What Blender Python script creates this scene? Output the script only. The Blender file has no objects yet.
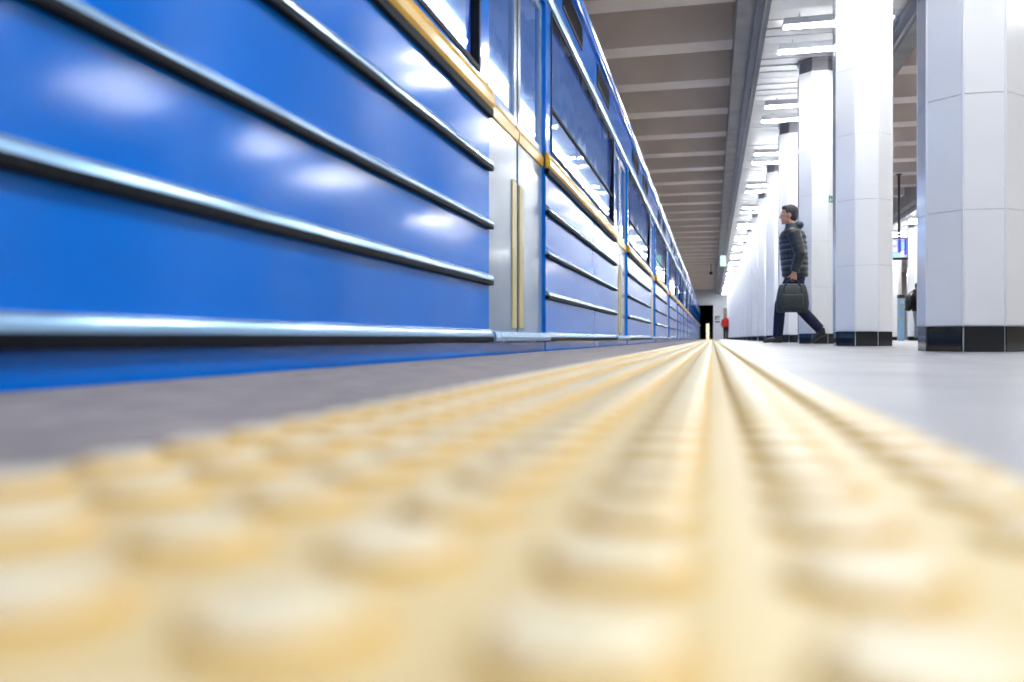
import bpy, bmesh, math, random
from mathutils import Vector, Matrix
random.seed(7)
PI = math.pi
SC = bpy.context.scene
COL = SC.collection

# ------------------------------------------------------------------ materials
def mat(name, col, rough=0.5, metal=0.0, spec=0.5, var=0.0, scale=8.0, col2=None, coat=0.0, coat_rough=0.05,
        bump=0.0, bscale=60.0, emit=None, estr=0.0, stretch=None, ior=1.5, rough_var=0.0):
    m = bpy.data.materials.new(name); m.use_nodes = True
    nt = m.node_tree; b = nt.nodes['Principled BSDF']
    b.inputs['Base Color'].default_value = (*col, 1)
    b.inputs['Roughness'].default_value = rough
    b.inputs['Metallic'].default_value = metal
    b.inputs['Specular IOR Level'].default_value = spec
    b.inputs['IOR'].default_value = ior
    b.inputs['Coat Weight'].default_value = coat
    b.inputs['Coat Roughness'].default_value = coat_rough
    tc = nt.nodes.new('ShaderNodeTexCoord'); mp = nt.nodes.new('ShaderNodeMapping')
    nt.links.new(tc.outputs['Object'], mp.inputs['Vector'])
    if stretch: mp.inputs['Scale'].default_value = stretch
    n = nt.nodes.new('ShaderNodeTexNoise'); n.inputs['Scale'].default_value = scale
    n.inputs['Detail'].default_value = 6
    nt.links.new(mp.outputs['Vector'], n.inputs['Vector'])
    mx = nt.nodes.new('ShaderNodeMix'); mx.data_type = 'RGBA'
    c2 = col2 if col2 else tuple(c * (1 - var) for c in col)
    mx.inputs[6].default_value = (*col, 1); mx.inputs[7].default_value = (*c2, 1)
    rp = nt.nodes.new('ShaderNodeValToRGB')
    rp.color_ramp.elements[0].position = 0.35; rp.color_ramp.elements[1].position = 0.65
    nt.links.new(n.outputs['Fac'], rp.inputs['Fac'])
    nt.links.new(rp.outputs['Color'], mx.inputs[0])
    nt.links.new(mx.outputs[2], b.inputs['Base Color'])
    if rough_var:
        mr = nt.nodes.new('ShaderNodeMapRange')
        mr.inputs['To Min'].default_value = rough - rough_var; mr.inputs['To Max'].default_value = rough + rough_var
        nt.links.new(n.outputs['Fac'], mr.inputs['Value']); nt.links.new(mr.outputs['Result'], b.inputs['Roughness'])
    if bump:
        n2 = nt.nodes.new('ShaderNodeTexNoise'); n2.inputs['Scale'].default_value = bscale; n2.inputs['Detail'].default_value = 5
        nt.links.new(mp.outputs['Vector'], n2.inputs['Vector'])
        bp = nt.nodes.new('ShaderNodeBump'); bp.inputs['Strength'].default_value = bump; bp.inputs['Distance'].default_value = 0.01
        nt.links.new(n2.outputs['Fac'], bp.inputs['Height']); nt.links.new(bp.outputs['Normal'], b.inputs['Normal'])
    if emit:
        b.inputs['Emission Color'].default_value = (*emit, 1); b.inputs['Emission Strength'].default_value = estr
    return m

def glass_mat(name, tint):
    m = bpy.data.materials.new(name); m.use_nodes = True
    nt = m.node_tree; nt.nodes.clear()
    out = nt.nodes.new('ShaderNodeOutputMaterial'); mix = nt.nodes.new('ShaderNodeMixShader')
    tr = nt.nodes.new('ShaderNodeBsdfTransparent'); gl = nt.nodes.new('ShaderNodeBsdfGlossy'); fr = nt.nodes.new('ShaderNodeFresnel')
    fr.inputs['IOR'].default_value = 2.0; gl.inputs['Roughness'].default_value = 0.03
    tc = nt.nodes.new('ShaderNodeTexCoord'); n = nt.nodes.new('ShaderNodeTexNoise'); n.inputs['Scale'].default_value = 2.0
    bp = nt.nodes.new('ShaderNodeBump'); bp.inputs['Strength'].default_value = 0.2; bp.inputs['Distance'].default_value = 0.02
    nt.links.new(tc.outputs['Object'], n.inputs['Vector']); nt.links.new(n.outputs['Fac'], bp.inputs['Height'])
    nt.links.new(bp.outputs['Normal'], gl.inputs['Normal'])
    tr.inputs['Color'].default_value = (*tint, 1); gl.inputs['Color'].default_value = (.88, .94, 1, 1)
    ge = nt.nodes.new('ShaderNodeNewGeometry'); mm = nt.nodes.new('ShaderNodeMath'); mm.operation = 'SUBTRACT'; mm.use_clamp = True
    nt.links.new(fr.outputs['Fac'], mm.inputs[0]); nt.links.new(ge.outputs['Backfacing'], mm.inputs[1])   # the pane's inner face adds no second mirror
    nt.links.new(mm.outputs[0], mix.inputs['Fac']); nt.links.new(tr.outputs[0], mix.inputs[1]); nt.links.new(gl.outputs[0], mix.inputs[2])
    nt.links.new(mix.outputs[0], out.inputs['Surface'])
    return m

M = {}
M['blue'] = mat('train_blue_paint', (0.0, 0.155, 0.66), 0.13, 0, 0.5, 0.10, 1.2, ior=1.36)
M['blue_door'] = mat('door_blue_grey_paint', (0.20, 0.27, 0.38), 0.25, 0, 0.5, 0.15, 2.0, coat=0.5, coat_rough=0.12)
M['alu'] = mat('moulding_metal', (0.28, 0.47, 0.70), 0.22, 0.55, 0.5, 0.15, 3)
M['black_trim'] = mat('black_rubber_and_trim', (0.003, 0.005, 0.010), 0.6, 0, 0.1, 0.3, 20)  # rubber of gaskets and seals; also the mouldings' black lower half
M['yellow_belt'] = mat('yellow_belt_paint', (0.74, 0.43, 0.035), 0.25, 0, 0.4, 0.2, 1.5)
M['yellow_edge'] = mat('yellow_edge_paint', (0.50, 0.43, 0.22), 0.4, 0, 0.5, 0.2, 6)
M['glass'] = glass_mat('window_glass', (0.62, 0.74, 0.90))
M['lining'] = mat('cabin_lining', (0.66, 0.74, 0.86), 0.5, 0, 0.4, 0.15, 3)
M['roofm'] = mat('train_roof_grey', (0.60, 0.62, 0.66), 0.5, 0, 0.4, 0.2, 3)
M['tile'] = mat('white_column_tile', (0.82, 0.82, 0.83), 0.14, 0, 0.5, 0.05, 1.6, coat=0.3, coat_rough=0.05)
M['grout'] = mat('grey_grout', (0.58, 0.59, 0.62), 0.7, 0, 0.3, 0.2, 10)
M['granite'] = mat('black_granite', (0.006, 0.008, 0.012), 0.10, 0, 0.5, 0.5, 30, coat=0.3)
M['collar'] = mat('grey_collar_metal', (0.30, 0.30, 0.32), 0.3, 0.7, 0.5, 0.2, 5)
M['slat'] = mat('aluminium_slat', (0.84, 0.83, 0.81), 0.36, 0.3, 0.5, 0.12, 1.0, rough_var=0.06)
M['void'] = mat('dark_void', (0.10, 0.10, 0.10), 0.8, 0, 0.2, 0.3, 2)
M['rib'] = mat('ceiling_concrete', (0.80, 0.70, 0.63), 0.8, 0, 0.2, 0.14, 0.9, bump=0.2, bscale=12)
M['ribedge'] = mat('rib_plaster', (0.86, 0.77, 0.70), 0.8, 0, 0.2, 0.1, 1.5)
M['beam'] = mat('edge_beam_paint', (0.33, 0.32, 0.31), 0.6, 0, 0.3, 0.25, 2.5)
M['tray'] = mat('blue_grey_tray', (0.10, 0.12, 0.19), 0.4, 0.3, 0.4, 0.3, 2.0)
M['floor_l'] = mat('rough_platform_granite', (0.35, 0.30, 0.28), 0.62, 0, 0.3, 0, 14, col2=(0.22, 0.195, 0.19), bump=0.35, bscale=90)
M['floor_r'] = mat('polished_platform_granite', (0.34, 0.325, 0.325), 0.34, 0, 0.32, 0, 3.2, col2=(0.26, 0.25, 0.26), bump=0.03, bscale=40, rough_var=0.08)
M['seam'] = mat('dark_joint', (0.16, 0.15, 0.16), 0.7, 0, 0.3, 0.2, 10)
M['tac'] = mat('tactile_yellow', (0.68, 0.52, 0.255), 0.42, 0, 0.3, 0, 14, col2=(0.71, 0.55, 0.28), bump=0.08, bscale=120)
M['tac_side'] = mat('tactile_flank_shade', (0.60, 0.355, 0.06), 0.42, 0, 0.3, 0, 14, col2=(0.64, 0.40, 0.09), bump=0.08, bscale=120)  # shade on the dome sides painted in as deeper ochre
M['tac_top'] = mat('tactile_worn_highlight_top', (0.82, 0.74, 0.56), 0.36, 0, 0.3, 0, 22, col2=(0.78, 0.66, 0.42), bump=0.10, bscale=150)  # worn cream top, with the domes' highlight painted into the colour
M['wall'] = mat('wall_paint', (0.80, 0.78, 0.76), 0.6, 0, 0.3, 0.1, 1.0)
M['wall_brown'] = mat('brown_wall_cladding', (0.36, 0.29, 0.24), 0.5, 0, 0.4, 0.2, 1.0)
M['dark'] = mat('tunnel_dark', (0.012, 0.012, 0.014), 0.9, 0, 0.1, 0.3, 2)
M['ballast'] = mat('track_ballast', (0.06, 0.055, 0.05), 0.9, 0, 0.2, 0.5, 12, bump=0.6, bscale=20)
M['lamp'] = mat('lamp_diffuser', (0.9, 0.9, 0.9), 0.4, emit=(0.93, 0.97, 1.0), estr=35.0)
M['lamp_uplight'] = mat('lamp_added_uplight', (0.9, 0.9, 0.9), 0.4, emit=(0.95, 0.97, 1.0), estr=0.25)
M['added_cabin_lamp'] = mat('added_cabin_lamp', (0.9, 0.9, 0.9), 0.4, emit=(0.95, 0.97, 1.0), estr=3.6)
M['housing'] = mat('lamp_housing', (0.75, 0.76, 0.78), 0.4, 0.2, 0.5, 0.05, 5)
M['steel'] = mat('brushed_steel', (0.55, 0.56, 0.58), 0.3, 0.9, 0.5, 0.15, 8)
M['black'] = mat('black_plastic', (0.012, 0.012, 0.015), 0.45, 0, 0.4, 0.3, 12)
M['green'] = mat('green_sign', (0.0, 0.24, 0.12), 0.4, 0, 0.5, 0.1, 8)
M['green_lit'] = mat('lit_green_sign', (0.35, 0.75, 0.5), 0.4, emit=(0.55, 0.95, 0.75), estr=0.27)
M['white'] = mat('white_plate', (0.80, 0.81, 0.84), 0.4, 0, 0.5, 0.04, 6)
M['ink'] = mat('dark_ink', (0.03, 0.04, 0.05), 0.6, 0, 0.3, 0.2, 20)
M['scr_violet'] = mat('screen_violet', (0.3, 0.3, 0.6), 0.3, emit=(0.42, 0.42, 0.95), estr=0.31)
M['scr_white'] = mat('screen_white', (0.7, 0.7, 0.8), 0.3, emit=(0.8, 0.85, 1.0), estr=0.44)
M['scr_blue'] = mat('screen_blue', (0.02, 0.03, 0.3), 0.3, emit=(0.03, 0.06, 0.45), estr=0.27)
M['scr_cyan'] = mat('screen_cyan', (0.2, 0.6, 0.7), 0.3, emit=(0.3, 0.75, 0.85), estr=0.31)
M['scr_green'] = mat('screen_green', (0.2, 0.6, 0.3), 0.3, emit=(0.3, 0.85, 0.45), estr=0.27)
M['lit_door'] = mat('lit_doorway', (0.9, 0.85, 0.6), 0.5, emit=(1.0, 0.93, 0.66), estr=0.37)
M['kiosk'] = mat('pale_blue_metal', (0.24, 0.42, 0.60), 0.35, 0, 0.5, 0.1, 6)
M['skin'] = mat('skin', (0.55, 0.30, 0.22), 0.5, 0, 0.4, 0.12, 25)
M['hair_dark'] = mat('dark_hair', (0.035, 0.03, 0.03), 0.5, 0, 0.4, 0.4, 60, stretch=(6, 6, 1), bump=0.4)
M['hair_brown'] = mat('brown_hair', (0.07, 0.035, 0.02), 0.5, 0, 0.4, 0.4, 60, stretch=(6, 6, 1), bump=0.4)
M['puffer'] = mat('black_puffer_cloth', (0.018, 0.022, 0.028), 0.42, 0, 0.5, 0.4, 18, bump=0.25, bscale=40)
M['stripe'] = mat('grey_stripe_cloth', (0.16, 0.17, 0.19), 0.5, 0, 0.4, 0.2, 18)
M['grey_cloth'] = mat('grey_collar_cloth', (0.06, 0.075, 0.09), 0.7, 0, 0.3, 0.3, 30, bump=0.2)
M['jeans'] = mat('navy_jeans', (0.012, 0.018, 0.055), 0.75, 0, 0.3, 0.4, 30, bump=0.3, bscale=120)
M['shoe'] = mat('black_shoe_leather', (0.01, 0.01, 0.013), 0.35, 0, 0.5, 0.3, 20)
M['red'] = mat('red_jacket_cloth', (0.90, 0.05, 0.03), 0.6, 0, 0.4, 0.2, 15, bump=0.2)
M['dark_cloth'] = mat('charcoal_cloth', (0.025, 0.022, 0.025), 0.7, 0, 0.3, 0.3, 20, bump=0.2)
M['grey_trouser'] = mat('grey_trouser_cloth', (0.30, 0.31, 0.34), 0.8, 0, 0.3, 0.2, 20, bump=0.2)
M['bag'] = mat('grey_bag_canvas', (0.035, 0.045, 0.05), 0.55, 0, 0.4, 0.4, 30, bump=0.3, bscale=150)
M['eye'] = mat('eye_white', (0.75, 0.74, 0.72), 0.2)

# ------------------------------------------------------------------ helpers
def link(o, parent=None):
    COL.objects.link(o)
    if parent: o.parent = parent
    return o

def obj(name, bm, mats, parent=None, loc=None, smooth=False, kind=None):
    me = bpy.data.meshes.new(name)
    bmesh.ops.recalc_face_normals(bm, faces=bm.faces)
    bm.to_mesh(me); bm.free()
    if not isinstance(mats, (list, tuple)): mats = [mats]
    for m in mats: me.materials.append(M[m])
    if smooth:
        for p in me.polygons: p.use_smooth = True
    o = bpy.data.objects.new(name, me)
    if loc: o.location = loc
    if kind: o['kind'] = kind
    return link(o, parent)

def thing(name, label, cat, loc=(0, 0, 0), rz=0.0, group=None):
    o = bpy.data.objects.new(name, None); o.empty_display_size = 0.1
    o.location = loc; o.rotation_euler = (0, 0, rz)
    tag(o, label, cat, group)
    return link(o)

def tag(o, label, cat, group=None):
    o['label'] = label; o['category'] = cat
    if group: o['group'] = group
    return o

def copy_tree(o, parent=None):
    c = o.copy(); COL.objects.link(c)
    if parent: c.parent = parent
    for ch in list(o.children): copy_tree(ch, c)
    return c

def box(bm, x0, x1, y0, y1, z0, z1, mi=0):
    v = [bm.verts.new(p) for p in ((x0, y0, z0), (x1, y0, z0), (x1, y1, z0), (x0, y1, z0),
                                   (x0, y0, z1), (x1, y0, z1), (x1, y1, z1), (x0, y1, z1))]
    fs = []
    for q in ((0, 3, 2, 1), (4, 5, 6, 7), (0, 1, 5, 4), (1, 2, 6, 5), (2, 3, 7, 6), (3, 0, 4, 7)):
        f = bm.faces.new([v[i] for i in q]); f.material_index = mi; fs.append(f)
    return v

def bevel_box(bm, x0, x1, y0, y1, z0, z1, r=0.01, seg=2, mi=0):
    t = bmesh.new(); box(t, x0, x1, y0, y1, z0, z1)
    bmesh.ops.bevel(t, geom=t.edges[:], offset=r, segments=seg, affect='EDGES', profile=0.5)
    join(bm, t, mi)

def join(bm, t, mi=0):
    mp = {}
    for v in t.verts: mp[v] = bm.verts.new(v.co)
    for f in t.faces:
        nf = bm.faces.new([mp[v] for v in f.verts]); nf.material_index = mi; nf.smooth = f.smooth
    t.free()

def prism_y(bm, prof, y0, y1, mi=0):
    """closed (x,z) profile swept along Y"""
    a = [bm.verts.new((x, y0, z)) for x, z in prof]; b = [bm.verts.new((x, y1, z)) for x, z in prof]
    n = len(prof)
    for i in range(n):
        f = bm.faces.new((a[i], a[(i + 1) % n], b[(i + 1) % n], b[i])); f.material_index = mi if not callable(mi) else mi(i)
    f = bm.faces.new(a[::-1]); f.material_index = mi if not callable(mi) else mi(0)
    f = bm.faces.new(b); f.material_index = mi if not callable(mi) else mi(0)

def frame_of(d):
    d = d.normalized(); up = Vector((0, 1, 0)) if abs(d.y) < 0.9 else Vector((1, 0, 0))
    u = d.cross(up).normalized(); v = u.cross(d).normalized()   # v lies close to +Y
    return u, v

def loft(bm, rings, seg=16, mi=0):
    """rings: (centre, r_u, r_v[, dir]); u is roughly fore/aft, v roughly sideways"""
    pts = [Vector(r[0]) for r in rings]; loops = []
    for i, r in enumerate(rings):
        d = Vector(r[3]) if len(r) > 3 else (pts[min(i + 1, len(pts) - 1)] - pts[max(i - 1, 0)])
        u, v = frame_of(d)
        loops.append([bm.verts.new(pts[i] + u * (r[1] * math.cos(2 * PI * k / seg)) + v * (r[2] * math.sin(2 * PI * k / seg))) for k in range(seg)])
    for a, b in zip(loops, loops[1:]):
        for k in range(seg):
            f = bm.faces.new((a[k], a[(k + 1) % seg], b[(k + 1) % seg], b[k])); f.material_index = mi; f.smooth = True
    for L in (loops[0][::-1], loops[-1]):
        f = bm.faces.new(L); f.material_index = mi

def tube(bm, pts, r, seg=10, mi=0):
    loft(bm, [(p, r, r) for p in pts] if not isinstance(r, (list, tuple)) else [(p, q, q) for p, q in zip(pts, r)], seg, mi)

def ellipsoid(bm, c, rx, ry, rz, seg=20, rings=14, mi=0, rot=None):
    t = bmesh.new(); bmesh.ops.create_uvsphere(t, u_segments=seg, v_segments=rings, radius=1.0)
    mt = Matrix.Translation(Vector(c)) @ (rot if rot else Matrix()) @ Matrix.Diagonal((rx, ry, rz, 1))
    bmesh.ops.transform(t, matrix=mt, verts=t.verts)
    for f in t.faces: f.smooth = True
    join(bm, t, mi)

def remesh(o, voxel, smooth=6):
    m = o.modifiers.new('union', 'REMESH'); m.mode = 'VOXEL'; m.voxel_size = voxel; m.use_smooth_shade = True
    s = o.modifiers.new('soften', 'SMOOTH'); s.iterations = smooth; s.factor = 0.5
    return o

# ------------------------------------------------------------------ dimensions (metres; platform floor is z = 0, tracks run along Y)
COLX, COL2X = 1.342, 6.15
COL_Y0, BAY = 4.973, 3.358
NB, NE = -2, 18
END_Y = 70.0
BACK_Y = -9.0
EDGE_X = -0.872

# ------------------------------------------------------------------ setting
def struct(name, bm, mats, **k): return obj(name, bm, mats, kind='structure', **k)

bm = bmesh.new()                                                    # rough platform strip along the track, edge slightly uneven
n = 900
rnd = [random.uniform(-1, 1) for _ in range(n + 1)]
prev = None
for i in range(n + 1):
    y = BACK_Y + (END_Y - BACK_Y) * i / n
    w = 0.004 * (0.5 * rnd[i] + 0.5 * rnd[max(0, i - 1)])
    row = [bm.verts.new(p) for p in ((-0.30, y, 0), (EDGE_X + 0.006 + w, y, 0), (EDGE_X + w, y, -0.008), (EDGE_X + w * 0.5, y, -0.30))]
    if prev:
        for k in range(3): bm.faces.new((prev[k], prev[k + 1], row[k + 1], row[k]))
    prev = row
struct('floor_platform_edge', bm, 'floor_l')
bm = bmesh.new(); box(bm, -0.95, -0.80, BACK_Y, END_Y, -1.25, -0.28); struct('trim_platform_support', bm, 'void')

bm = bmesh.new()                                                    # polished slabs on the hall side
box(bm, -0.32, 8.30, BACK_Y, END_Y, -0.25, -0.004, 1)
xs = [0.14, 0.74, 1.342 - .0, 1.94, 2.54, 3.14, 3.74, 4.34, 4.94, 5.54, 6.14, 6.74, 7.34, 8.30]
ny = 0
y = BACK_Y
while y < END_Y:
    y1 = min(y + 1.2, END_Y)
    for a, b in zip(xs, xs[1:]):
        g = 0.0015
        v = [bm.verts.new(p) for p in ((a + g, y + g, 0), (b - g, y + g, 0), (b - g, y1 - g, 0), (a + g, y1 - g, 0))]
        bm.faces.new(v)
    y = y1
struct('floor', bm, ['floor_r', 'seam'])
bm = bmesh.new(); box(bm, -4.0, -0.80, BACK_Y, END_Y + 14, -1.35, -1.2); struct('floor_track', bm, 'ballast')
bm = bmesh.new(); box(bm, 8.30, 11.0, BACK_Y, END_Y, -1.35, -1.2); struct('floor_far_track', bm, 'ballast')

# tactile warning strip: seven rows of truncated domes
def dome(bm, cx, cy, z0, rb, rt, h, seg):
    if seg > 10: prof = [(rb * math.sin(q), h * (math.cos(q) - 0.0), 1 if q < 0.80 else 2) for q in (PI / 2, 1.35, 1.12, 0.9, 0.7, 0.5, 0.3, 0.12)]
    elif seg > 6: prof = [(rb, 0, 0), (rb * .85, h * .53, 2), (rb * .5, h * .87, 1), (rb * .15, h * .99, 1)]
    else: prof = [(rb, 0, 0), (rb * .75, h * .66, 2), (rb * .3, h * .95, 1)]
    loops = [[bm.verts.new((cx + r * math.cos(2 * PI * k / seg), cy + r * math.sin(2 * PI * k / seg), z0 + z)) for k in range(seg)] for r, z, _ in prof]
    for i, (a, b) in enumerate(zip(loops, loops[1:])):
        for k in range(seg):
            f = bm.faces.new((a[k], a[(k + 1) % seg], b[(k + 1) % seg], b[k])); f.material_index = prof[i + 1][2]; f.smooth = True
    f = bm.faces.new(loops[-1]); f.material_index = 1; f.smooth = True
TX0, TX1 = -0.318, 0.138
bm = bmesh.new()
prism_y(bm, [(TX0, -0.02), (TX1, -0.02), (TX1, 0.002), (TX1 - 0.003, 0.005), (TX0 + 0.003, 0.005), (TX0, 0.002)], -1.5, END_Y - 0.5)
SP = 0.066
j = 0
y = 0.035 - 0.066 * 4
while y < END_Y - 0.6:
    seg = 24 if y < 4 else (10 if y < 14 else 6)
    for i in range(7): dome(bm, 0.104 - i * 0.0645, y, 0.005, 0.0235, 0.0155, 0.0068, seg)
    y += SP
tactile = obj('tactile_strip', bm, ['tac', 'tac_top', 'tac_side'])
tag(tactile, 'yellow tactile warning strip with raised domes running along the platform edge', 'tactile paving')

# ribbed concrete ceiling
RIBZ, CEILZ = 3.96, 4.42
def ribbed(name, x0, x1):
    bm = bmesh.new()
    box(bm, x0, x1, BACK_Y, END_Y, CEILZ, CEILZ + 0.1, 0)
    k = 0; y = 1.55 - 1.679 * 6
    while y < END_Y:
        prof = [(y - 0.28, CEILZ + 0.01), (y - 0.20, RIBZ), (y + 0.20, RIBZ), (y + 0.28, CEILZ + 0.01)]
        a = [bm.verts.new((x0, p, z)) for p, z in prof]; b = [bm.verts.new((x1, p, z)) for p, z in prof]
        for i in range(4):
            f = bm.faces.new((a[i], a[(i + 1) % 4], b[(i + 1) % 4], b[i])); f.material_index = 1 if i == 1 else 0
        bm.faces.new(a); bm.faces.new(b[::-1])
        y += 1.679
    return struct(name, bm, ['rib', 'ribedge'])
ribbed('ceiling_track', -4.0, 0.27)
ribbed('ceiling_hall', 2.40, 5.10)
ribbed('ceiling_far_track', 7.22, 11.0)

def slat_ceiling(name, cx):
    bm = bmesh.new()
    box(bm, cx - 0.80, cx + 0.80, BACK_Y, END_Y, 3.80, 3.84, 1)
    y = BACK_Y
    while y < END_Y:
        z = random.uniform(-0.004, 0.004); t = random.uniform(-0.006, 0.006)
        w = 0.255
        vs = [(y, 3.67 + z - t), (y + w, 3.67 + z + t), (y + w, 3.695 + z + t), (y + w - 0.02, 3.68 + z + t), (y + 0.02, 3.68 + z - t), (y, 3.695 + z - t)]
        a = [bm.verts.new((cx - 0.79, p, q)) for p, q in vs]; b = [bm.verts.new((cx + 0.79, p, q)) for p, q in vs]
        for i in range(6): bm.faces.new((a[i], a[(i + 1) % 6], b[(i + 1) % 6], b[i]))
        y += 0.28
    return struct(name, bm, ['slat', 'void'])
slat_ceiling('ceiling', COLX)
slat_ceiling('ceiling_far_row', COL2X)
def beam(name, x0, x1, inner):
    bm = bmesh.new()
    box(bm, x0, x1, BACK_Y, END_Y, 3.62, 4.45, 0)
    xi = x1 if inner > 0 else x0
    box(bm, xi - 0.10, xi + 0.05, BACK_Y, END_Y, 3.57, 3.66, 1)      # blue-grey cable tray under the inner edge
    prism_y(bm, [(xi - 0.02, 3.545), (xi + 0.005, 3.545), (xi + 0.005, 3.575), (xi - 0.02, 3.575)], BACK_Y, END_Y, 0)
    return struct(name, bm, ['beam', 'tray'])
beam('trim_1', COLX - 1.08, COLX - 0.79, 1); beam('trim_2', COLX + 0.79, COLX + 1.08, -1)
beam('trim_3', COL2X - 1.08, COL2X - 0.79, 1); beam('trim_4', COL2X + 0.79, COL2X + 1.08, -1)

bm = bmesh.new(); box(bm, -4.1, -3.95, BACK_Y, END_Y, -1.3, 4.5); struct('wall_left', bm, 'wall')
bm = bmesh.new(); box(bm, 10.95, 11.1, BACK_Y, END_Y, -1.3, 4.5); struct('wall_right', bm, 'wall_brown')
bm = bmesh.new()                                                    # end wall with the tunnel mouth left open
box(bm, -4.1, 0.09, END_Y, END_Y + 0.3, 2.75, 4.5, 0)
box(bm, 0.09, 11.1, END_Y, END_Y + 0.3, -1.3, 4.5, 0)
struct('wall_end', bm, ['white'])
bm = bmesh.new()
box(bm, 0.09, 0.30, END_Y + 0.3, END_Y + 14, -1.3, 3.0); box(bm, -4.2, -4.0, END_Y, END_Y + 14, -1.3, 3.0)
box(bm, -4.2, 0.3, END_Y + 0.3, END_Y + 14, 2.76, 3.0); box(bm, -4.2, 0.3, END_Y + 14, END_Y + 14.2, -1.3, 3.0)
struct('wall_tunnel', bm, 'dark')
bm = bmesh.new(); box(bm, -0.86, 0.09, END_Y, END_Y + 13, -1.2, -0.004); struct('floor_tunnel_walkway', bm, 'dark')
bm = bmesh.new()
box(bm, 0.90, 1.16, END_Y - 0.06, END_Y, 0, 2.5); box(bm, 0.885, 0.90, END_Y - 0.08, END_Y, 0, 2.52); box(bm, 0.94, 0.96, END_Y - 0.10, END_Y - 0.06, 1.0, 1.12)
struct('door_1', bm, 'wall_brown')
bm = bmesh.new()
box(bm, -0.47, -0.22, END_Y + 2.0, END_Y + 2.2, 0, 1.30); struct('door_2', bm, 'lit_door')
bm = bmesh.new(); box(bm, -4.1, 11.1, BACK_Y - 0.2, BACK_Y, -1.3, 4.5); struct('wall_back', bm, 'wall')

# ------------------------------------------------------------------ columns
def octo(half):
    s = half * math.tan(PI / 8)
    return [(-s, -half), (s, -half), (half, -s), (half, s), (s, half), (-s, half), (-half, s), (-half, -s)]
def octo_prism(bm, half, z0, z1, mi=0):
    P = octo(half)
    a = [bm.verts.new((x, y, z0)) for x, y in P]; b = [bm.verts.new((x, y, z1)) for x, y in P]
    for i in range(8):
        f = bm.faces.new((a[i], a[(i + 1) % 8], b[(i + 1) % 8], b[i])); f.material_index = mi
    bm.faces.new(a[::-1]).material_index = mi; bm.faces.new(b).material_index = mi
def facing(bm, half, z0, z1, gap, th, mi=0):
    P = octo(half)
    for i in range(8):
        p, q = Vector((*P[i], 0)), Vector((*P[(i + 1) % 8], 0))
        t = (q - p).normalized(); nrm = Vector((t.y, -t.x, 0))
        a, b = p + t * gap, q - t * gap
        c = 0.0015
        o = [bm.verts.new(v) for v in ((a.x, a.y, z0), (b.x, b.y, z0), (b.x, b.y, z1), (a.x, a.y, z1))]
        a2, b2 = a + nrm * th + t * c, b + nrm * th - t * c
        k = [bm.verts.new(v) for v in ((a2.x, a2.y, z0 + c), (b2.x, b2.y, z0 + c), (b2.x, b2.y, z1 - c), (a2.x, a2.y, z1 - c))]
        bm.faces.new(k).material_index = mi
        for s in range(4): bm.faces.new((o[s], o[(s + 1) % 4], k[(s + 1) % 4], k[s])).material_index = mi
HALF = 0.2415
def bead(bm, half, z0, z1, mi):
    for (x, y) in octo(half):
        r = 0.006
        vs = [(x + r * math.cos(2 * PI * k / 8), y + r * math.sin(2 * PI * k / 8)) for k in range(8)]
        a = [bm.verts.new((*p, z0)) for p in vs]; b = [bm.verts.new((*p, z1)) for p in vs]
        for k in range(8): bm.faces.new((a[k], a[(k + 1) % 8], b[(k + 1) % 8], b[k])).material_index = mi
def make_column():
    t = thing('column', '', 'column')
    bm = bmesh.new(); octo_prism(bm, HALF - 0.004, 0.131, 3.49, 1)
    z = 0.134
    while z < 3.49:
        z1 = min(z + 0.589, 3.488)
        facing(bm, HALF - 0.004, z + 0.0012, z1 - 0.0012, 0.005, 0.004, 0); z += 0.589
    bead(bm, HALF - 0.004, 0.134, 3.49, 0)
    obj('shaft', bm, ['tile', 'grout'], t)
    bm = bmesh.new(); octo_prism(bm, HALF - 0.010, 0.0, 0.131, 1); facing(bm, HALF - 0.010, 0.0, 0.130, 0.003, 0.008, 0)
    obj('plinth', bm, ['granite', 'grout'], t)
    bm = bmesh.new(); octo_prism(bm, HALF - 0.012, 3.49, 3.675); octo_prism(bm, HALF + 0.004, 3.635, 3.672)
    obj('collar', bm, 'collar', t)
    return t
proto = make_column(); first = [True]
ORD = ['nearest', 'second', 'third', 'fourth', 'fifth', 'sixth', 'seventh', 'eighth', 'ninth', 'tenth']
def place_column(x, n, label, group):
    o = proto if first[0] else copy_tree(proto)
    first[0] = False
    o.location = (x, COL_Y0 + BAY * n, 0); o['label'] = label; o['group'] = group
G1, G2 = 'white columns beside the platform', 'white columns across the hall'
for n in range(NB, NE + 1):
    if n == 0: lab = 'white tiled octagonal column at the right, the nearest and cut off by the photo edge'
    elif n == 1: lab = 'white tiled octagonal column second from the camera, left of the nearest column'
    elif n == 2: lab = 'white tiled octagonal column directly behind the person with the bag'
    elif n == 3: lab = 'white tiled octagonal column just left of and beyond the person with the bag'
    elif 4 <= n < 10: lab = 'white tiled octagonal column, %s from the camera in the row by the platform' % ORD[n]
    elif n < 0: lab = 'white tiled octagonal column standing behind the camera beside the platform'
    else: lab = 'narrow distant white column in the merged far end of the platform row'
    place_column(COLX, n, lab, G1)
for n in range(0, 15):
    if n == 7: lab = 'white column across the hall, half hidden by the nearest column, right of the screen'
    elif n == 8: lab = 'white column across the hall, under the hanging blue screen'
    else: lab = 'white octagonal column across the hall, hidden behind the row by the platform'
    place_column(COL2X, n, lab, G2)

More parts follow.
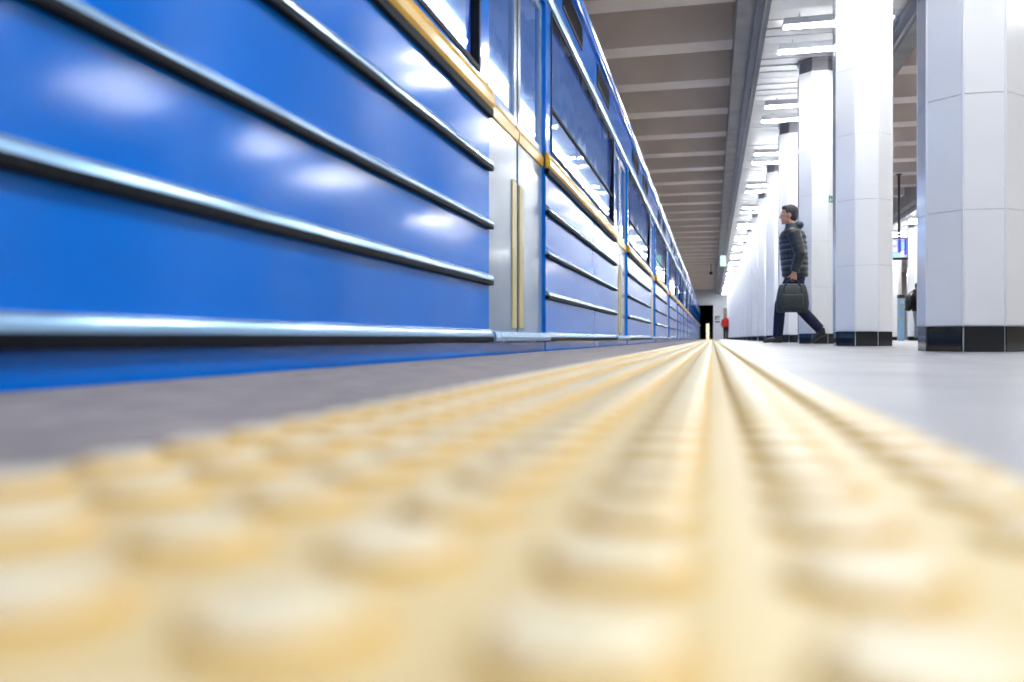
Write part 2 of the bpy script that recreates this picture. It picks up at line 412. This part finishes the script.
# ------------------------------------------------------------------ strip lights
def make_light():
    t = thing('strip_light', '', 'ceiling light')
    bm = bmesh.new(); bevel_box(bm, -0.56, 0.56, -0.062, 0.062, -0.010, 0.02, 0.005, 2); obj('diffuser', bm, 'lamp', t)
    bm = bmesh.new(); box(bm, -0.57, 0.57, -0.074, 0.074, 0.025, 0.075)
    for q in (-1, 1): box(bm, -0.57, 0.57, min(q * .066, q * .074), max(q * .066, q * .074), -0.001, 0.025); box(bm, min(q * .562, q * .57), max(q * .562, q * .57), -.066, .066, -0.001, 0.025)
    obj('housing', bm, 'housing', t)
    bm = bmesh.new(); box(bm, -0.5, 0.5, -0.03, 0.03, 0.074, 0.078); obj('added_uplight', bm, 'lamp_uplight', t)  # added weak glow on the housing top, brightens the slats above
    for sx in (-0.4, 0.4):
        bm = bmesh.new(); tube(bm, [(sx, 0, 0.075), (sx, 0, 0.14)], 0.006, 8); obj('hanger', bm, 'housing', t)
    return t
lp = make_light(); lfirst = [True]
def place_light(x, y, label, group):
    o = lp if lfirst[0] else copy_tree(lp)
    lfirst[0] = False
    o.location = (x, y, 3.53); o['label'] = label; o['group'] = group
for n in range(NB, NE + 2):
    for k, off in enumerate((-1.80, -0.95)):
        y = COL_Y0 + BAY * n + off
        if n == 2: lab = ('topmost lit white strip light in view, left of the second column', 'second lit strip light from the top, just above the third column top')[k]
        elif n == 3: lab = ('third lit strip light from the top, left of the third column top', 'fourth lit strip light from the top, above the fourth column top')[k]
        elif n == 4: lab = ('fifth lit strip light from the top, in the row over the columns', 'sixth lit strip light from the top, in the row over the columns')[k]
        elif n < 2: lab = 'lit strip light above the picture over the platform columns'
        else: lab = 'small distant strip light in the bright row running to the hall end'
        place_light(COLX, y, lab, 'strip lights over the platform columns')
for n in range(NB, NE - 3):
    for off in (-1.80, -0.95):
        place_light(COL2X, COL_Y0 + BAY * n + off, 'lit strip light over the columns across the hall, mirrored in the blue train', 'strip lights across the hall')

# ------------------------------------------------------------------ the train
TX = -0.95
train = thing('metro_train', 'bright blue metro train with horizontal mouldings and yellow waist belt beside the platform', 'train', (0, 0, 0))
DOOR_W = 1.30
Z_DOOR_TOP, Z_WIN0, Z_WIN1, Z_EAVE = 2.03, 1.185, 2.05, 2.43
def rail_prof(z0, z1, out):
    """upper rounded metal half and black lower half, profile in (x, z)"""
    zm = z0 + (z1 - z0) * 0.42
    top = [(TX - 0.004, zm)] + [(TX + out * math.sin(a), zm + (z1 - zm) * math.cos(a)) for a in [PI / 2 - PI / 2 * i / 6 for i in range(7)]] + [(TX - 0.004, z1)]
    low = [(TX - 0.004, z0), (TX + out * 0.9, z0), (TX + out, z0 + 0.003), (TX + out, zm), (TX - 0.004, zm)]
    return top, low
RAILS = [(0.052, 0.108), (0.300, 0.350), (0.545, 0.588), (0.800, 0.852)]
def make_car(y0, y1, doors):
    body = bmesh.new()
    th = 0.06
    edges = [y0] + [e for d in doors for e in (d - DOOR_W / 2, d + DOOR_W / 2)] + [y1]
    bays = [(edges[i], edges[i + 1]) for i in range(0, len(edges), 2)]
    for a, b in bays:
        box(body, TX - th, TX, a, b, -0.42, Z_WIN0)                  # lower side
        wa, wb = a + 0.16, b - 0.16
        box(body, TX - th, TX, a, wa, Z_WIN0, Z_WIN1); box(body, TX - th, TX, wb, b, Z_WIN0, Z_WIN1)
        box(body, TX - th, TX, a, b, Z_WIN1, Z_EAVE)
    for d in doors:
        box(body, TX - th, TX, d - DOOR_W / 2, d + DOOR_W / 2, Z_DOOR_TOP, Z_EAVE)
        box(body, TX - th, TX - 0.005, d - DOOR_W / 2, d + DOOR_W / 2, -0.42, 0.05)
    box(body, -3.65, TX - th, y0, y0 + 0.06, -0.42, 2.5); box(body, -3.65, TX - th, y1 - 0.06, y1, -0.42, 2.5)
    box(body, -3.65, -3.59, y0, y1, -0.42, 2.5); box(body, -3.65, TX - th, y0, y1, -0.5, -0.42)
    obj('car_body', body, 'blue', train)
    bm = bmesh.new()                                                # curved roof
    prof = []
    for i in range(17):
        a = PI * i / 16
        prof.append((-2.30 + 1.33 * math.cos(a), 2.50 + 0.42 * math.sin(a)))
    prof += [(-3.63, 2.42), (TX - 0.02, 2.42)]
    prism_y(bm, prof, y0, y1); obj('roof', bm, 'roofm', train)
    bm = bmesh.new(); prism_y(bm, [(TX - 0.03, 2.43), (TX + 0.028, 2.43), (TX + 0.034, 2.45), (TX + 0.020, 2.475), (TX + 0.020, 2.52), (TX + 0.030, 2.545), (TX + 0.01, 2.57), (TX - 0.03, 2.57)], y0, y1)
    obj('gutter', bm, 'blue', train)
    bm = bmesh.new(); prism_y(bm, [(TX - 0.01, 2.055), (TX + 0.012, 2.06), (TX + 0.022, 2.09), (TX + 0.012, 2.13), (TX - 0.01, 2.135)], y0, y1)
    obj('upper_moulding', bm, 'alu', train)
    lin = bmesh.new(); box(lin, -3.58, TX - 0.07, y0 + 0.07, y1 - 0.07, 2.22, 2.25); box(lin, -3.57, -3.50, y0 + 0.07, y1 - 0.07, 0.05, 2.22); box(lin, -3.5, TX - 0.07, y0 + 0.07, y1 - 0.07, 0.03, 0.06)
    obj('cabin_lining', lin, 'lining', train)
    bm = bmesh.new()
    for xx in (-1.75, -2.85): bevel_box(bm, xx - .08, xx + .08, y0 + .3, y1 - .3, 2.19, 2.22, .008, 1)
    obj('added_cabin_light', bm, 'added_cabin_lamp', train)  # added lamp strips, brighten the cabin behind the glass
    for a, b in bays:
        wa, wb = a + 0.16, b - 0.16
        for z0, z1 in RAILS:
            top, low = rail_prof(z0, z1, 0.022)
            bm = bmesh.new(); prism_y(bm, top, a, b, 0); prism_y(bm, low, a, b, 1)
            obj('moulding', bm, ['alu', 'black_trim'], train)
        bm = bmesh.new()
        prism_y(bm, [(TX - 0.01, 1.032), (TX + 0.018, 1.036), (TX + 0.022, 1.064), (TX - 0.01, 1.066)], a, b, 1)
        prism_y(bm, [(TX - 0.01, 1.068), (TX + 0.018, 1.07), (TX + 0.026, 1.085), (TX + 0.026, 1.12), (TX + 0.014, 1.155), (TX - 0.01, 1.165)], a, b, 0)
        obj('waist_belt', bm, ['yellow_belt', 'black_trim'], train)
        if wb - wa > 0.3:
            bm = bmesh.new()
            g = 0.022
            for (p0, p1, q0, q1) in ((wa, wb, Z_WIN0, Z_WIN0 + g), (wa, wb, Z_WIN1 - g, Z_WIN1), (wa, wa + g, Z_WIN0 + g, Z_WIN1 - g), (wb - g, wb, Z_WIN0 + g, Z_WIN1 - g)):
                box(bm, TX - 0.034, TX + 0.006, p0, p1, q0, q1)
            gs = obj('window_gasket', bm, 'black_trim', train)
            bm = bmesh.new()                                    # pane leans out slightly at the top
            prism_y(bm, [(TX - 0.030, Z_WIN0 + g * .5), (TX - 0.024, Z_WIN0 + g * .5), (TX + 0.003, Z_WIN1 - g * .5), (TX - 0.003, Z_WIN1 - g * .5)], wa + g * .5, wb - g * .5)
            obj('window_pane', bm, 'glass', gs)
            bm = bmesh.new(); bevel_box(bm, TX - 0.022, TX - 0.004, wa + g, wb - g, 1.468, 1.492, .003, 1); obj('window_bar', bm, 'black_trim', gs)
            L = b - a
            for f in ((0.27, 0.73) if L > 2.5 else (0.5,)):
                c = a + L * f
                bm = bmesh.new(); bevel_box(bm, TX - 0.01, TX + 0.006, c - 0.42, c + 0.42, 2.22, 2.40, 0.004, 1)
                for s in range(6): box(bm, TX + 0.004, TX + 0.012, c - 0.41, c + 0.41, 2.255 + s * 0.024, 2.263 + s * 0.024)
                obj('vent_grille', bm, 'black_trim', train)
    for d in doors:
        xo = TX - 0.022
        for s in (-1, 1):
            a, b = (d - DOOR_W / 2, d - 0.012) if s < 0 else (d + 0.012, d + DOOR_W / 2)
            bm = bmesh.new()
            wz0, wz1 = 1.185, 1.97
            box(bm, xo - 0.03, xo, a, b, 0.06, wz0); box(bm, xo - 0.03, xo, a, b, wz1, Z_DOOR_TOP)
            box(bm, xo - 0.03, xo, a, a + 0.06, wz0, wz1); box(bm, xo - 0.03, xo, b - 0.06, b, wz0, wz1)
            prism_y(bm, [(xo - 0.005, 1.068), (xo + 0.008, 1.075), (xo + 0.012, 1.12), (xo - 0.005, 1.165)], a, b, 1)
            leaf = obj('door_leaf', bm, ['blue_door', 'yellow_belt'], train)
            bm = bmesh.new(); box(bm, xo - 0.018, xo - 0.010, a + 0.06, b - 0.06, wz0, wz1); obj('door_pane', bm, 'glass', leaf)
            ya = b - 0.12 if s < 0 else a + 0.02
            bm = bmesh.new(); bevel_box(bm, xo - 0.004, xo + 0.006, ya, ya + 0.10, 0.12, 0.86, 0.003, 1); obj('edge_strip', bm, 'yellow_edge', leaf)
            bm = bmesh.new(); e = (d - 0.012, d) if s < 0 else (d, d + 0.012)
            box(bm, xo - 0.03, xo + 0.002, e[0], e[1], 0.06, Z_DOOR_TOP); obj('rubber_seal', bm, 'black_trim', leaf)
        bm = bmesh.new(); prism_y(bm, [(TX - 0.03, 0.052), (TX + 0.030, 0.056), (TX + 0.034, 0.075), (TX + 0.028, 0.098), (TX - 0.03, 0.102)], d - DOOR_W / 2, d + DOOR_W / 2)
        obj('door_sill', bm, 'alu', train)
DP = 4.985
k0 = 4.25
cars = [(k0 - DP * 1 - 2.4, k0 + DP * 4 + 2.35, [k0 + DP * i for i in range(-1, 5)])]
s = cars[0][1] + 0.35
for c in range(2):
    n = 6 if c == 0 else 3
    L = DP * (n - 1) + 4.75
    cars.append((s, s + L, [s + 2.375 + DP * i for i in range(n)])); s += L + 0.35
for c in cars: make_car(*c)
for c0, c1 in zip(cars, cars[1:]):
    bm = bmesh.new(); box(bm, -3.3, TX - 0.18, c0[1] - 0.03, c1[0] + 0.03, 0.0, 2.3); obj('gangway', bm, 'black_trim', train)
for c in cars:                                                      # bogie boxes below the floor carry the bodies
    for f in (0.15, 0.85):
        y = c[0] + (c[1] - c[0]) * f
        bm = bmesh.new(); bevel_box(bm, -3.2, -1.3, y - 1.1, y + 1.1, -0.95, -0.48, 0.05, 2)
        for yy in (y - 0.75, y + 0.75):
            for xx in (-3.0, -1.5):
                t = bmesh.new(); bmesh.ops.create_cone(t, cap_ends=True, segments=28, radius1=0.39, radius2=0.39, depth=0.12, matrix=Matrix.Translation((xx, yy, -0.81)) @ Matrix.Rotation(PI / 2, 4, 'Y')); join(bm, t)
        obj('bogie', bm, 'black', train)

# ------------------------------------------------------------------ people
def finger_chain(bm, root, d, bend, L, r):
    d = Vector(d).normalized(); p = Vector(root); pts = [p]; ax = Vector(bend)
    for i, f in enumerate((0.42, 0.32, 0.26)):
        d = (Matrix.Rotation(ax.length * (0.5 if i == 0 else 1.0), 3, ax.normalized()) @ d) if ax.length > 0 else d
        p = p + d * (L * f); pts.append(p)
    tube(bm, pts, [r, r * 0.95, r * 0.88, r * 0.7], 8)

def hand(bm, wrist, d, side, curl):
    """palm and four fingers plus thumb; d = along the forearm, fingers close towards the thigh"""
    d = Vector(d).normalized(); fwd = Vector((1, 0, 0)); fwd = (fwd - d * fwd.dot(d)).normalized()
    inn = Vector((0, -side, 0))
    w = Vector(wrist)
    loft(bm, [(w, .026, .020), (w + d * .03, .036, .017), (w + d * .07, .042, .015), (w + d * .09, .040, .013)], 12)
    for i, (o, L) in enumerate(((.031, .070), (.011, .078), (-.010, .073), (-.030, .058))):
        finger_chain(bm, w + d * .085 + fwd * o, d, d.cross(inn) * curl, L, .0088)
    finger_chain(bm, w + d * .03 + fwd * .032, d * .7 + fwd * .6 + inn * .3, d.cross(inn) * (curl * .35), .066, .0105)

def make_person(label, loc, rz, pose, jacket, trousers, hair, stripes=False, collar='grey_cloth', voxel=0.0065, hood=True):
    P = pose
    t = thing('person', label, 'person', loc, rz)
    hipz, shz = P['hip'], P['hip'] + 0.53
    lean = P.get('lean', 0.03)
    chest = Vector((lean, 0, shz - 0.08)); neck = Vector((lean + 0.01, 0, shz + 0.06)); head = Vector((lean + 0.04, 0, shz + 0.19))
    b = bmesh.new()
    loft(b, [((0, 0, hipz - 0.08), .08, .12, (0, 0, 1)), ((0, 0, hipz), .11, .165, (0, 0, 1)), ((0.0, 0, hipz + .13), .10, .145, (0, 0, 1)), ((lean * .6, 0, hipz + .28), .11, .155, (0, 0, 1)),
             ((lean, 0, shz - .08), .115, .175, (0, 0, 1)), ((lean, 0, shz), .075, .13, (0, 0, 1)), (neck, .052, .054, (0, 0, 1)), (neck + Vector((.012, 0, .06)), .05, .052, (0, 0, 1))], 20)
    # head: cranium, jaw, nose, lips, brow, ears
    ellipsoid(b, head + Vector((-.006, 0, .022)), .094, .076, .098)
    ellipsoid(b, head + Vector((.034, 0, -.055)), .056, .054, .060)
    ellipsoid(b, head + Vector((.098, 0, -.020)), .017, .013, .024); ellipsoid(b, head + Vector((.090, 0, .006)), .011, .009, .026)
    ellipsoid(b, head + Vector((.083, 0, -.066)), .012, .024, .010); ellipsoid(b, head + Vector((.072, 0, -.098)), .018, .022, .016)
    ellipsoid(b, head + Vector((.074, 0, .034)), .018, .050, .012)
    for sd in (-1, 1): ellipsoid(b, head + Vector((-.004, sd * .077, -.008)), .019, .009, .032)
    joints = {}
    for sd, L in ((1, 'L'), (-1, 'R')):
        kn, an = Vector(P['knee' + L]), Vector(P['ankle' + L]); hp = Vector((0, sd * .088, hipz - .02))
        loft(b, [(hp, .085, .085), (hp.lerp(kn, .35), .078, .078), (hp.lerp(kn, .85), .056, .056), (kn, .052, .052), (kn.lerp(an, .3), .053, .053), (kn.lerp(an, .75), .037, .037), (an, .033, .033)], 16)
        toe = Vector(P['toe' + L])
        loft(b, [(an + Vector((-.03, 0, -.02)), .035, .032), (an.lerp(toe, .4) + Vector((0, 0, -.01)), .035, .037), (toe, .018, .034)], 12)
        sh = Vector((lean, sd * .185, shz - .05)); el, wr = Vector(P['elbow' + L]), Vector(P['wrist' + L])
        loft(b, [(sh, .055, .052), (sh.lerp(el, .5), .045, .045), (el, .037, .037), (el.lerp(wr, .4), .036, .036), (wr, .026, .024)], 14)
        hd = P.get('hand' + L, tuple((wr - el).normalized()))
        hand(b, wr, hd, sd, P.get('curl' + L, .5))
        joints[L] = (hp, kn, an, toe, sh, el, wr)
    remesh(obj('body', b, 'skin', t, smooth=True), voxel, 3)
    for sd in (-1, 1):
        b = bmesh.new(); ellipsoid(b, head + Vector((.080, sd * .030, .012)), .010, .014, .008, 12, 8); obj('eye', b, 'eye', t, smooth=True)
    # hair: cap over the cranium, leaving the face free
    b = bmesh.new()
    ellipsoid(b, head + Vector((-.020, 0, .034)), .097, .084, .100)
    ellipsoid(b, head + Vector((-.050, 0, -.012)), .062, .078, .075)
    ellipsoid(b, head + Vector((.040, 0, .092)), .046, .060, .030)
    remesh(obj('hair', b, hair, t, smooth=True), .008, 4)
    # jacket with quilted rolls
    b = bmesh.new(); rings = []
    z0, z1 = hipz - P.get('hem', .06), shz + .01
    N = 61
    for i in range(N):
        f = i / (N - 1); z = z0 + (z1 - z0) * f
        puff = .011 * abs(math.sin(PI * f * 9)) if stripes else .004 * abs(math.sin(PI * f * 3))
        rx = .145 + .012 * math.sin(PI * f) + puff; ry = .195 + .016 * math.sin(PI * f * .9) + puff
        if f > .86: q = (f - .86) / .14; rx *= 1 - .42 * q * q; ry *= 1 - .30 * q * q
        rings.append(((lean * f, 0, z), rx, ry, (0, 0, 1)))
    loft(b, rings, 28)
    for L, sd in (('L', 1), ('R', -1)):
        hp, kn, an, toe, sh, el, wr = joints[L]
        rr = []
        for i in range(25):
            f = i / 24
            p = sh.lerp(el, f * 2) if f < .5 else el.lerp(wr, (f - .5) * 2 * .96)
            r = .080 - .030 * f + (.006 * abs(math.sin(PI * f * 9)) if stripes else .0)
            rr.append((p, r, r))
        loft(b, rr, 16)
    remesh(obj('jacket', b, jacket, t, smooth=True), voxel * 1.1, 3)
    if stripes:
        b = bmesh.new()
        for f in (2 / 9, 3 / 9, 5 / 9, 6 / 9):
            z = z0 + (z1 - z0) * f
            rx = .147 + .012 * math.sin(PI * f); ry = .197 + .016 * math.sin(PI * f * .9)
            loft(b, [((lean * f, 0, z - .008), rx + .002, ry + .002, (0, 0, 1)), ((lean * f, 0, z + .008), rx + .002, ry + .002, (0, 0, 1))], 32)
        obj('reflective_band', b, 'stripe', t, smooth=True)
    b = bmesh.new()                                                 # collar / lowered hood
    loft(b, [(neck + Vector((-.012, 0, -.075)), .105, .125, (0, 0, 1)), (neck + Vector((-.012, 0, -.03)), .088, .098, (0, 0, 1)), (neck + Vector((-.008, 0, .022)), .078, .082, (0, 0, 1))], 24)
    if hood: ellipsoid(b, neck + Vector((-.085, 0, .0)), .062, .10, .055)
    remesh(obj('collar', b, collar, t, smooth=True), .009, 4)
    b = bmesh.new()
    loft(b, [((0, 0, hipz - .10), .115, .165, (0, 0, 1)), ((0, 0, hipz + .06), .122, .172, (0, 0, 1))], 20)
    for L in 'LR':
        hp, kn, an, toe, sh, el, wr = joints[L]
        e = kn.lerp(an, .97)
        loft(b, [(hp, .102, .100), (hp.lerp(kn, .4), .092, .092), (kn, .069, .069), (kn.lerp(an, .5), .066, .066), (e, .060, .058)], 18)
    remesh(obj('trousers', b, trousers, t, smooth=True), voxel * 1.1, 3)
    for L in 'LR':
        hp, kn, an, toe, sh, el, wr = joints[L]
        dr = (toe - an); dr.z = 0; dr = dr.normalized()
        tz = toe.z - an.z
        b = bmesh.new()
        heel = an + Vector((0, 0, -.045)) - dr * .045
        loft(b, [(an + Vector((0, 0, .03)), .048, .044, (0, 0, 1)), (an + Vector((0, 0, -.03)), .056, .044, (0, 0, 1)), (an + Vector((0, 0, -.072)), .064, .041, (0, 0, 1))], 16)
        mid = an.lerp(toe, .55)
        loft(b, [(an + Vector((0, 0, -.035)), .040, .042), (mid + Vector((0, 0, -.006)), .036, .047), (toe, .024, .044), (toe + (toe - an).normalized() * .035, .012, .028)], 16)
        remesh(obj('shoe', b, 'shoe', t, smooth=True), .008, 4)
    return t

WALK = dict(hip=.875, lean=.035, hem=.05,
            kneeL=(-.02, .085, .47), ankleL=(-.29, .08, .17), toeL=(-.20, .08, .045),
            kneeR=(.17, -.085, .49), ankleR=(.20, -.085, .085), toeR=(.345, -.085, .035),
            elbowL=(-.035, .245, 1.09), wristL=(.035, .235, .865), handL=(.06, -.02, -1), curlL=1.15,
            elbowR=(-.10, -.25, 1.10), wristR=(-.02, -.25, .87), curlR=.5)
PX, PY = 1.00, 11.02
make_person('person walking left in black quilted jacket and navy jeans, holding a grey bag', (PX, PY, 0), PI, WALK,
            'puffer', 'jeans', 'hair_dark', stripes=True)
STAND = dict(hip=.90, lean=.0, hem=.02,
             kneeL=(.02, .09, .49), ankleL=(.0, .095, .085), toeL=(.14, .11, .03),
             kneeR=(.02, -.09, .49), ankleR=(-.02, -.095, .085), toeR=(.12, -.11, .03),
             elbowL=(-.03, .26, 1.13), wristL=(.04, .26, .89), elbowR=(-.03, -.26, 1.13), wristR=(.04, -.26, .89))
make_person('distant person in a bright red jacket and dark trousers near the hall end', (0.93, 60.4, 0), -PI / 2, STAND,
            'red', 'dark_cloth', 'hair_brown', collar='red', voxel=.012)
STAND2 = dict(STAND)
make_person('person in dark jacket and grey trousers half hidden behind the nearest column', (5.98, 27.5, 0), 0.2, STAND2,
            'dark_cloth', 'grey_trouser', 'hair_dark', collar='dark_cloth', voxel=.012)
# backpack on the half hidden person
bp = thing('backpack', 'black backpack worn by the person half hidden behind the nearest column', 'backpack', (5.98, 27.5, 0), 0.2)
bm = bmesh.new(); ellipsoid(bm, (-.265, 0, 1.14), .13, .17, .26); ellipsoid(bm, (-.36, 0, 1.02), .09, .13, .13)
remesh(obj('pack', bm, 'black', bp, smooth=True), .012, 5)
for sd in (-1, 1):
    bm = bmesh.new(); tube(bm, [(-.22, sd * .12, 1.40), (-.10, sd * .13, 1.49), (.06, sd * .14, 1.46), (.175, sd * .14, 1.32), (.12, sd * .19, 1.14), (-.2, sd * .15, 1.02)], .016, 8)
    obj('shoulder_strap', bm, 'black', bp, smooth=True)

# bag held in the walking person's left hand
hx, hy = PX - .05, PY - .245
bagt = thing('bag', 'dark grey soft bag hanging from the walking person\'s hand', 'bag', (hx - .005, hy, 0), PI)
bm = bmesh.new()
rings = []
for f, w, d in ((0, .165, .055), (.05, .182, .070), (.3, .190, .078), (.6, .182, .074), (.85, .165, .060), (.97, .150, .035), (1, .140, .020)):
    rings.append(((0, 0, .385 + .335 * f), w, d))
loops = []
for c, w, d in rings:                                               # rounded-rectangle sections
    L = []
    for k in range(32):
        a = 2 * PI * k / 32; ca, sa = math.cos(a), math.sin(a)
        L.append(bm.verts.new((w * math.copysign(abs(ca) ** .45, ca), d * math.copysign(abs(sa) ** .45, sa), c[2])))
    loops.append(L)
for a, b in zip(loops, loops[1:]):
    for k in range(32): bm.faces.new((a[k], a[(k + 1) % 32], b[(k + 1) % 32], b[k])).smooth = True
bm.faces.new(loops[0][::-1]); bm.faces.new(loops[-1])
obj('bag_body', bm, 'bag', bagt)
bm = bmesh.new(); bevel_box(bm, -.125, .125, .060, .095, .42, .60, .018, 3); obj('pocket', bm, 'bag', bagt, smooth=True)
bm = bmesh.new(); tube(bm, [(-.14, 0, .718), (-.05, 0, .726), (.05, 0, .726), (.14, 0, .718)], .006, 8); obj('zip', bm, 'steel', bagt)
for sd in (-1, 1):
    bm = bmesh.new(); tube(bm, [(-.10, sd * .060, .62), (-.095, sd * .045, .70), (-.05, sd * .016, .765), (0, sd * .010, .778), (.05, sd * .016, .765), (.095, sd * .045, .70), (.10, sd * .060, .62)], .010, 8)
    obj('handle', bm, 'black', bagt, smooth=True)

# ------------------------------------------------------------------ signs, screen, small equipment
t = thing('information_screen', 'blue lit information screen hanging from a dark pole between the two nearest columns', 'screen', (4.22, 21.70, 0), math.radians(-6))
bm = bmesh.new(); bevel_box(bm, -.55, .28, -.06, .06, 1.93, 2.44, .02, 2); obj('casing', bm, 'black', t)
bm = bmesh.new()
box(bm, -.53, .26, -.068, -.059, 1.98, 2.42, 0)
box(bm, -.53, .10, -.070, -.067, 2.00, 2.07, 3); box(bm, -.50, .04, -.070, -.067, 2.13, 2.21, 1); box(bm, -.36, .02, -.070, -.067, 2.29, 2.38, 1)
box(bm, .06, .13, -.070, -.067, 2.10, 2.41, 2); box(bm, .14, .19, -.070, -.067, 2.18, 2.33, 4); box(bm, .20, .25, -.070, -.067, 2.04, 2.41, 2); box(bm, .12, .19, -.070, -.067, 2.00, 2.13, 1)
obj('display', bm, ['scr_violet', 'scr_white', 'scr_blue', 'scr_cyan', 'scr_green'], t)
bm = bmesh.new(); tube(bm, [(.09, 0, 2.43), (.09, 0, 3.97)], .026, 10); tube(bm, [(.09, 0, 3.94), (.09, 0, 3.97)], .08, 14); obj('pole', bm, 'black', t)

# green evacuation plate on the third column's hall-side chamfer
cy = COL_Y0 + BAY * 2
a = math.radians(45)
off = HALF + 0.003
t = thing('evacuation_sign', 'small green evacuation plate fixed to the column behind the walking person', 'sign',
          (COLX + off * math.cos(-a) - .034, cy + off * math.sin(-a) - .034, 1.80), a)
bm = bmesh.new(); bevel_box(bm, -.05, .05, -.006, .002, 0, .085, .002, 1); obj('plate', bm, 'green', t)
bm = bmesh.new()                                                    # walking figure pictogram and arrow
ellipsoid(bm, (-.022, -.0065, .064), .006, .001, .006, 10, 6); box(bm, -.027, -.017, -.008, -.006, .035, .056)
box(bm, -.036, -.028, -.008, -.006, .016, .036); box(bm, -.016, -.008, -.008, -.006, .016, .036)
box(bm, .005, .030, -.008, -.006, .038, .046)
f = bm.faces.new([bm.verts.new(p) for p in ((.028, -.007, .028), (.042, -.007, .042), (.028, -.007, .056))])
obj('pictogram', bm, 'white', t)

t = thing('exit_sign', 'small pale green lit sign hanging under the long edge beam far down the platform', 'sign', (0.42, 35.0, 0))
bm = bmesh.new(); bevel_box(bm, -.10, .12, -.04, .04, 2.95, 3.38, .012, 2); obj('light_box', bm, 'green_lit', t)
for sx in (-.06, .08):
    bm = bmesh.new(); tube(bm, [(sx, 0, 3.37), (sx, 0, 3.63)], .008, 8); obj('hanger', bm, 'steel', t)

t = thing('security_camera', 'small dark camera hanging under the ceiling ribs near the tunnel', 'camera', (-0.05, 45.205, 0))
bm = bmesh.new(); tube(bm, [(0, 0, 3.98), (0, 0, 3.52)], .02, 10); tube(bm, [(0, 0, 3.99), (0, 0, 3.96)], .06, 12); obj('stem', bm, 'black', t)
bm = bmesh.new(); bevel_box(bm, -.08, .08, -.20, .16, 3.38, 3.52, .03, 3); tube(bm, [(0, -.2, 3.45), (0, -.235, 3.45)], .045, 14); obj('camera_housing', bm, 'black', t)

t = thing('wall_sign', 'small white plate with dark markings on the pale end wall beside the tunnel', 'sign', (0.45, END_Y, 0))
bm = bmesh.new(); bevel_box(bm, -.28, .24, -.03, 0, 1.25, 1.95, .01, 1); obj('plate', bm, 'white', t)
bm = bmesh.new(); box(bm, -.20, .16, -.034, -.029, 1.76, 1.86); box(bm, -.20, -.10, -.034, -.029, 1.55, 1.76); box(bm, -.20, .16, -.034, -.029, 1.36, 1.46); box(bm, -.02, .16, -.034, -.029, 1.60, 1.66)
obj('lettering', bm, 'ink', t)

t = thing('help_point', 'slim pale blue terminal with yellow bands standing between the far columns across the hall', 'terminal', (5.42, 27.0, 0))
bm = bmesh.new(); bevel_box(bm, -.085, .085, -.12, .12, 0, 1.25, .02, 2); obj('post', bm, 'kiosk', t)
bm = bmesh.new(); bevel_box(bm, -.09, .09, -.125, .125, 1.25, 1.36, .02, 2); obj('top_cap', bm, 'black', t)
for z in (.62, .98):
    bm = bmesh.new(); bevel_box(bm, -.088, .088, -.123, .123, z, z + .035, .004, 1); obj('band', bm, 'yellow_edge', t)
bm = bmesh.new(); bevel_box(bm, -.05, .05, -.130, -.118, 1.08, 1.20, .004, 1); obj('keypad', bm, 'steel', t)

# ------------------------------------------------------------------ world, camera, view
w = bpy.data.worlds.new('station_air'); SC.world = w; w.use_nodes = True
w.node_tree.nodes['Background'].inputs[0].default_value = (.8, .85, .95, 1)
w.node_tree.nodes['Background'].inputs[1].default_value = 0.3

cam = bpy.data.cameras.new('camera'); co = bpy.data.objects.new('camera', cam); COL.objects.link(co)
co.location = (0, 0, 0.068)
co.rotation_euler = (PI / 2, 0, math.atan(200 / 850))
cam.sensor_width = 36; cam.lens = 850 / 1024 * 36
cam.shift_y = -2.5 / 1024
cam.clip_start = 0.01; cam.clip_end = 300
cam.dof.use_dof = True; cam.dof.focus_distance = 6.5; cam.dof.aperture_fstop = 2.1; cam.dof.aperture_blades = 0
SC.camera = co
vs = SC.view_settings
vs.view_transform = 'Standard'; vs.look = 'None'; vs.exposure = 1.55; vs.gamma = 1.0; vs.use_curve_mapping = False
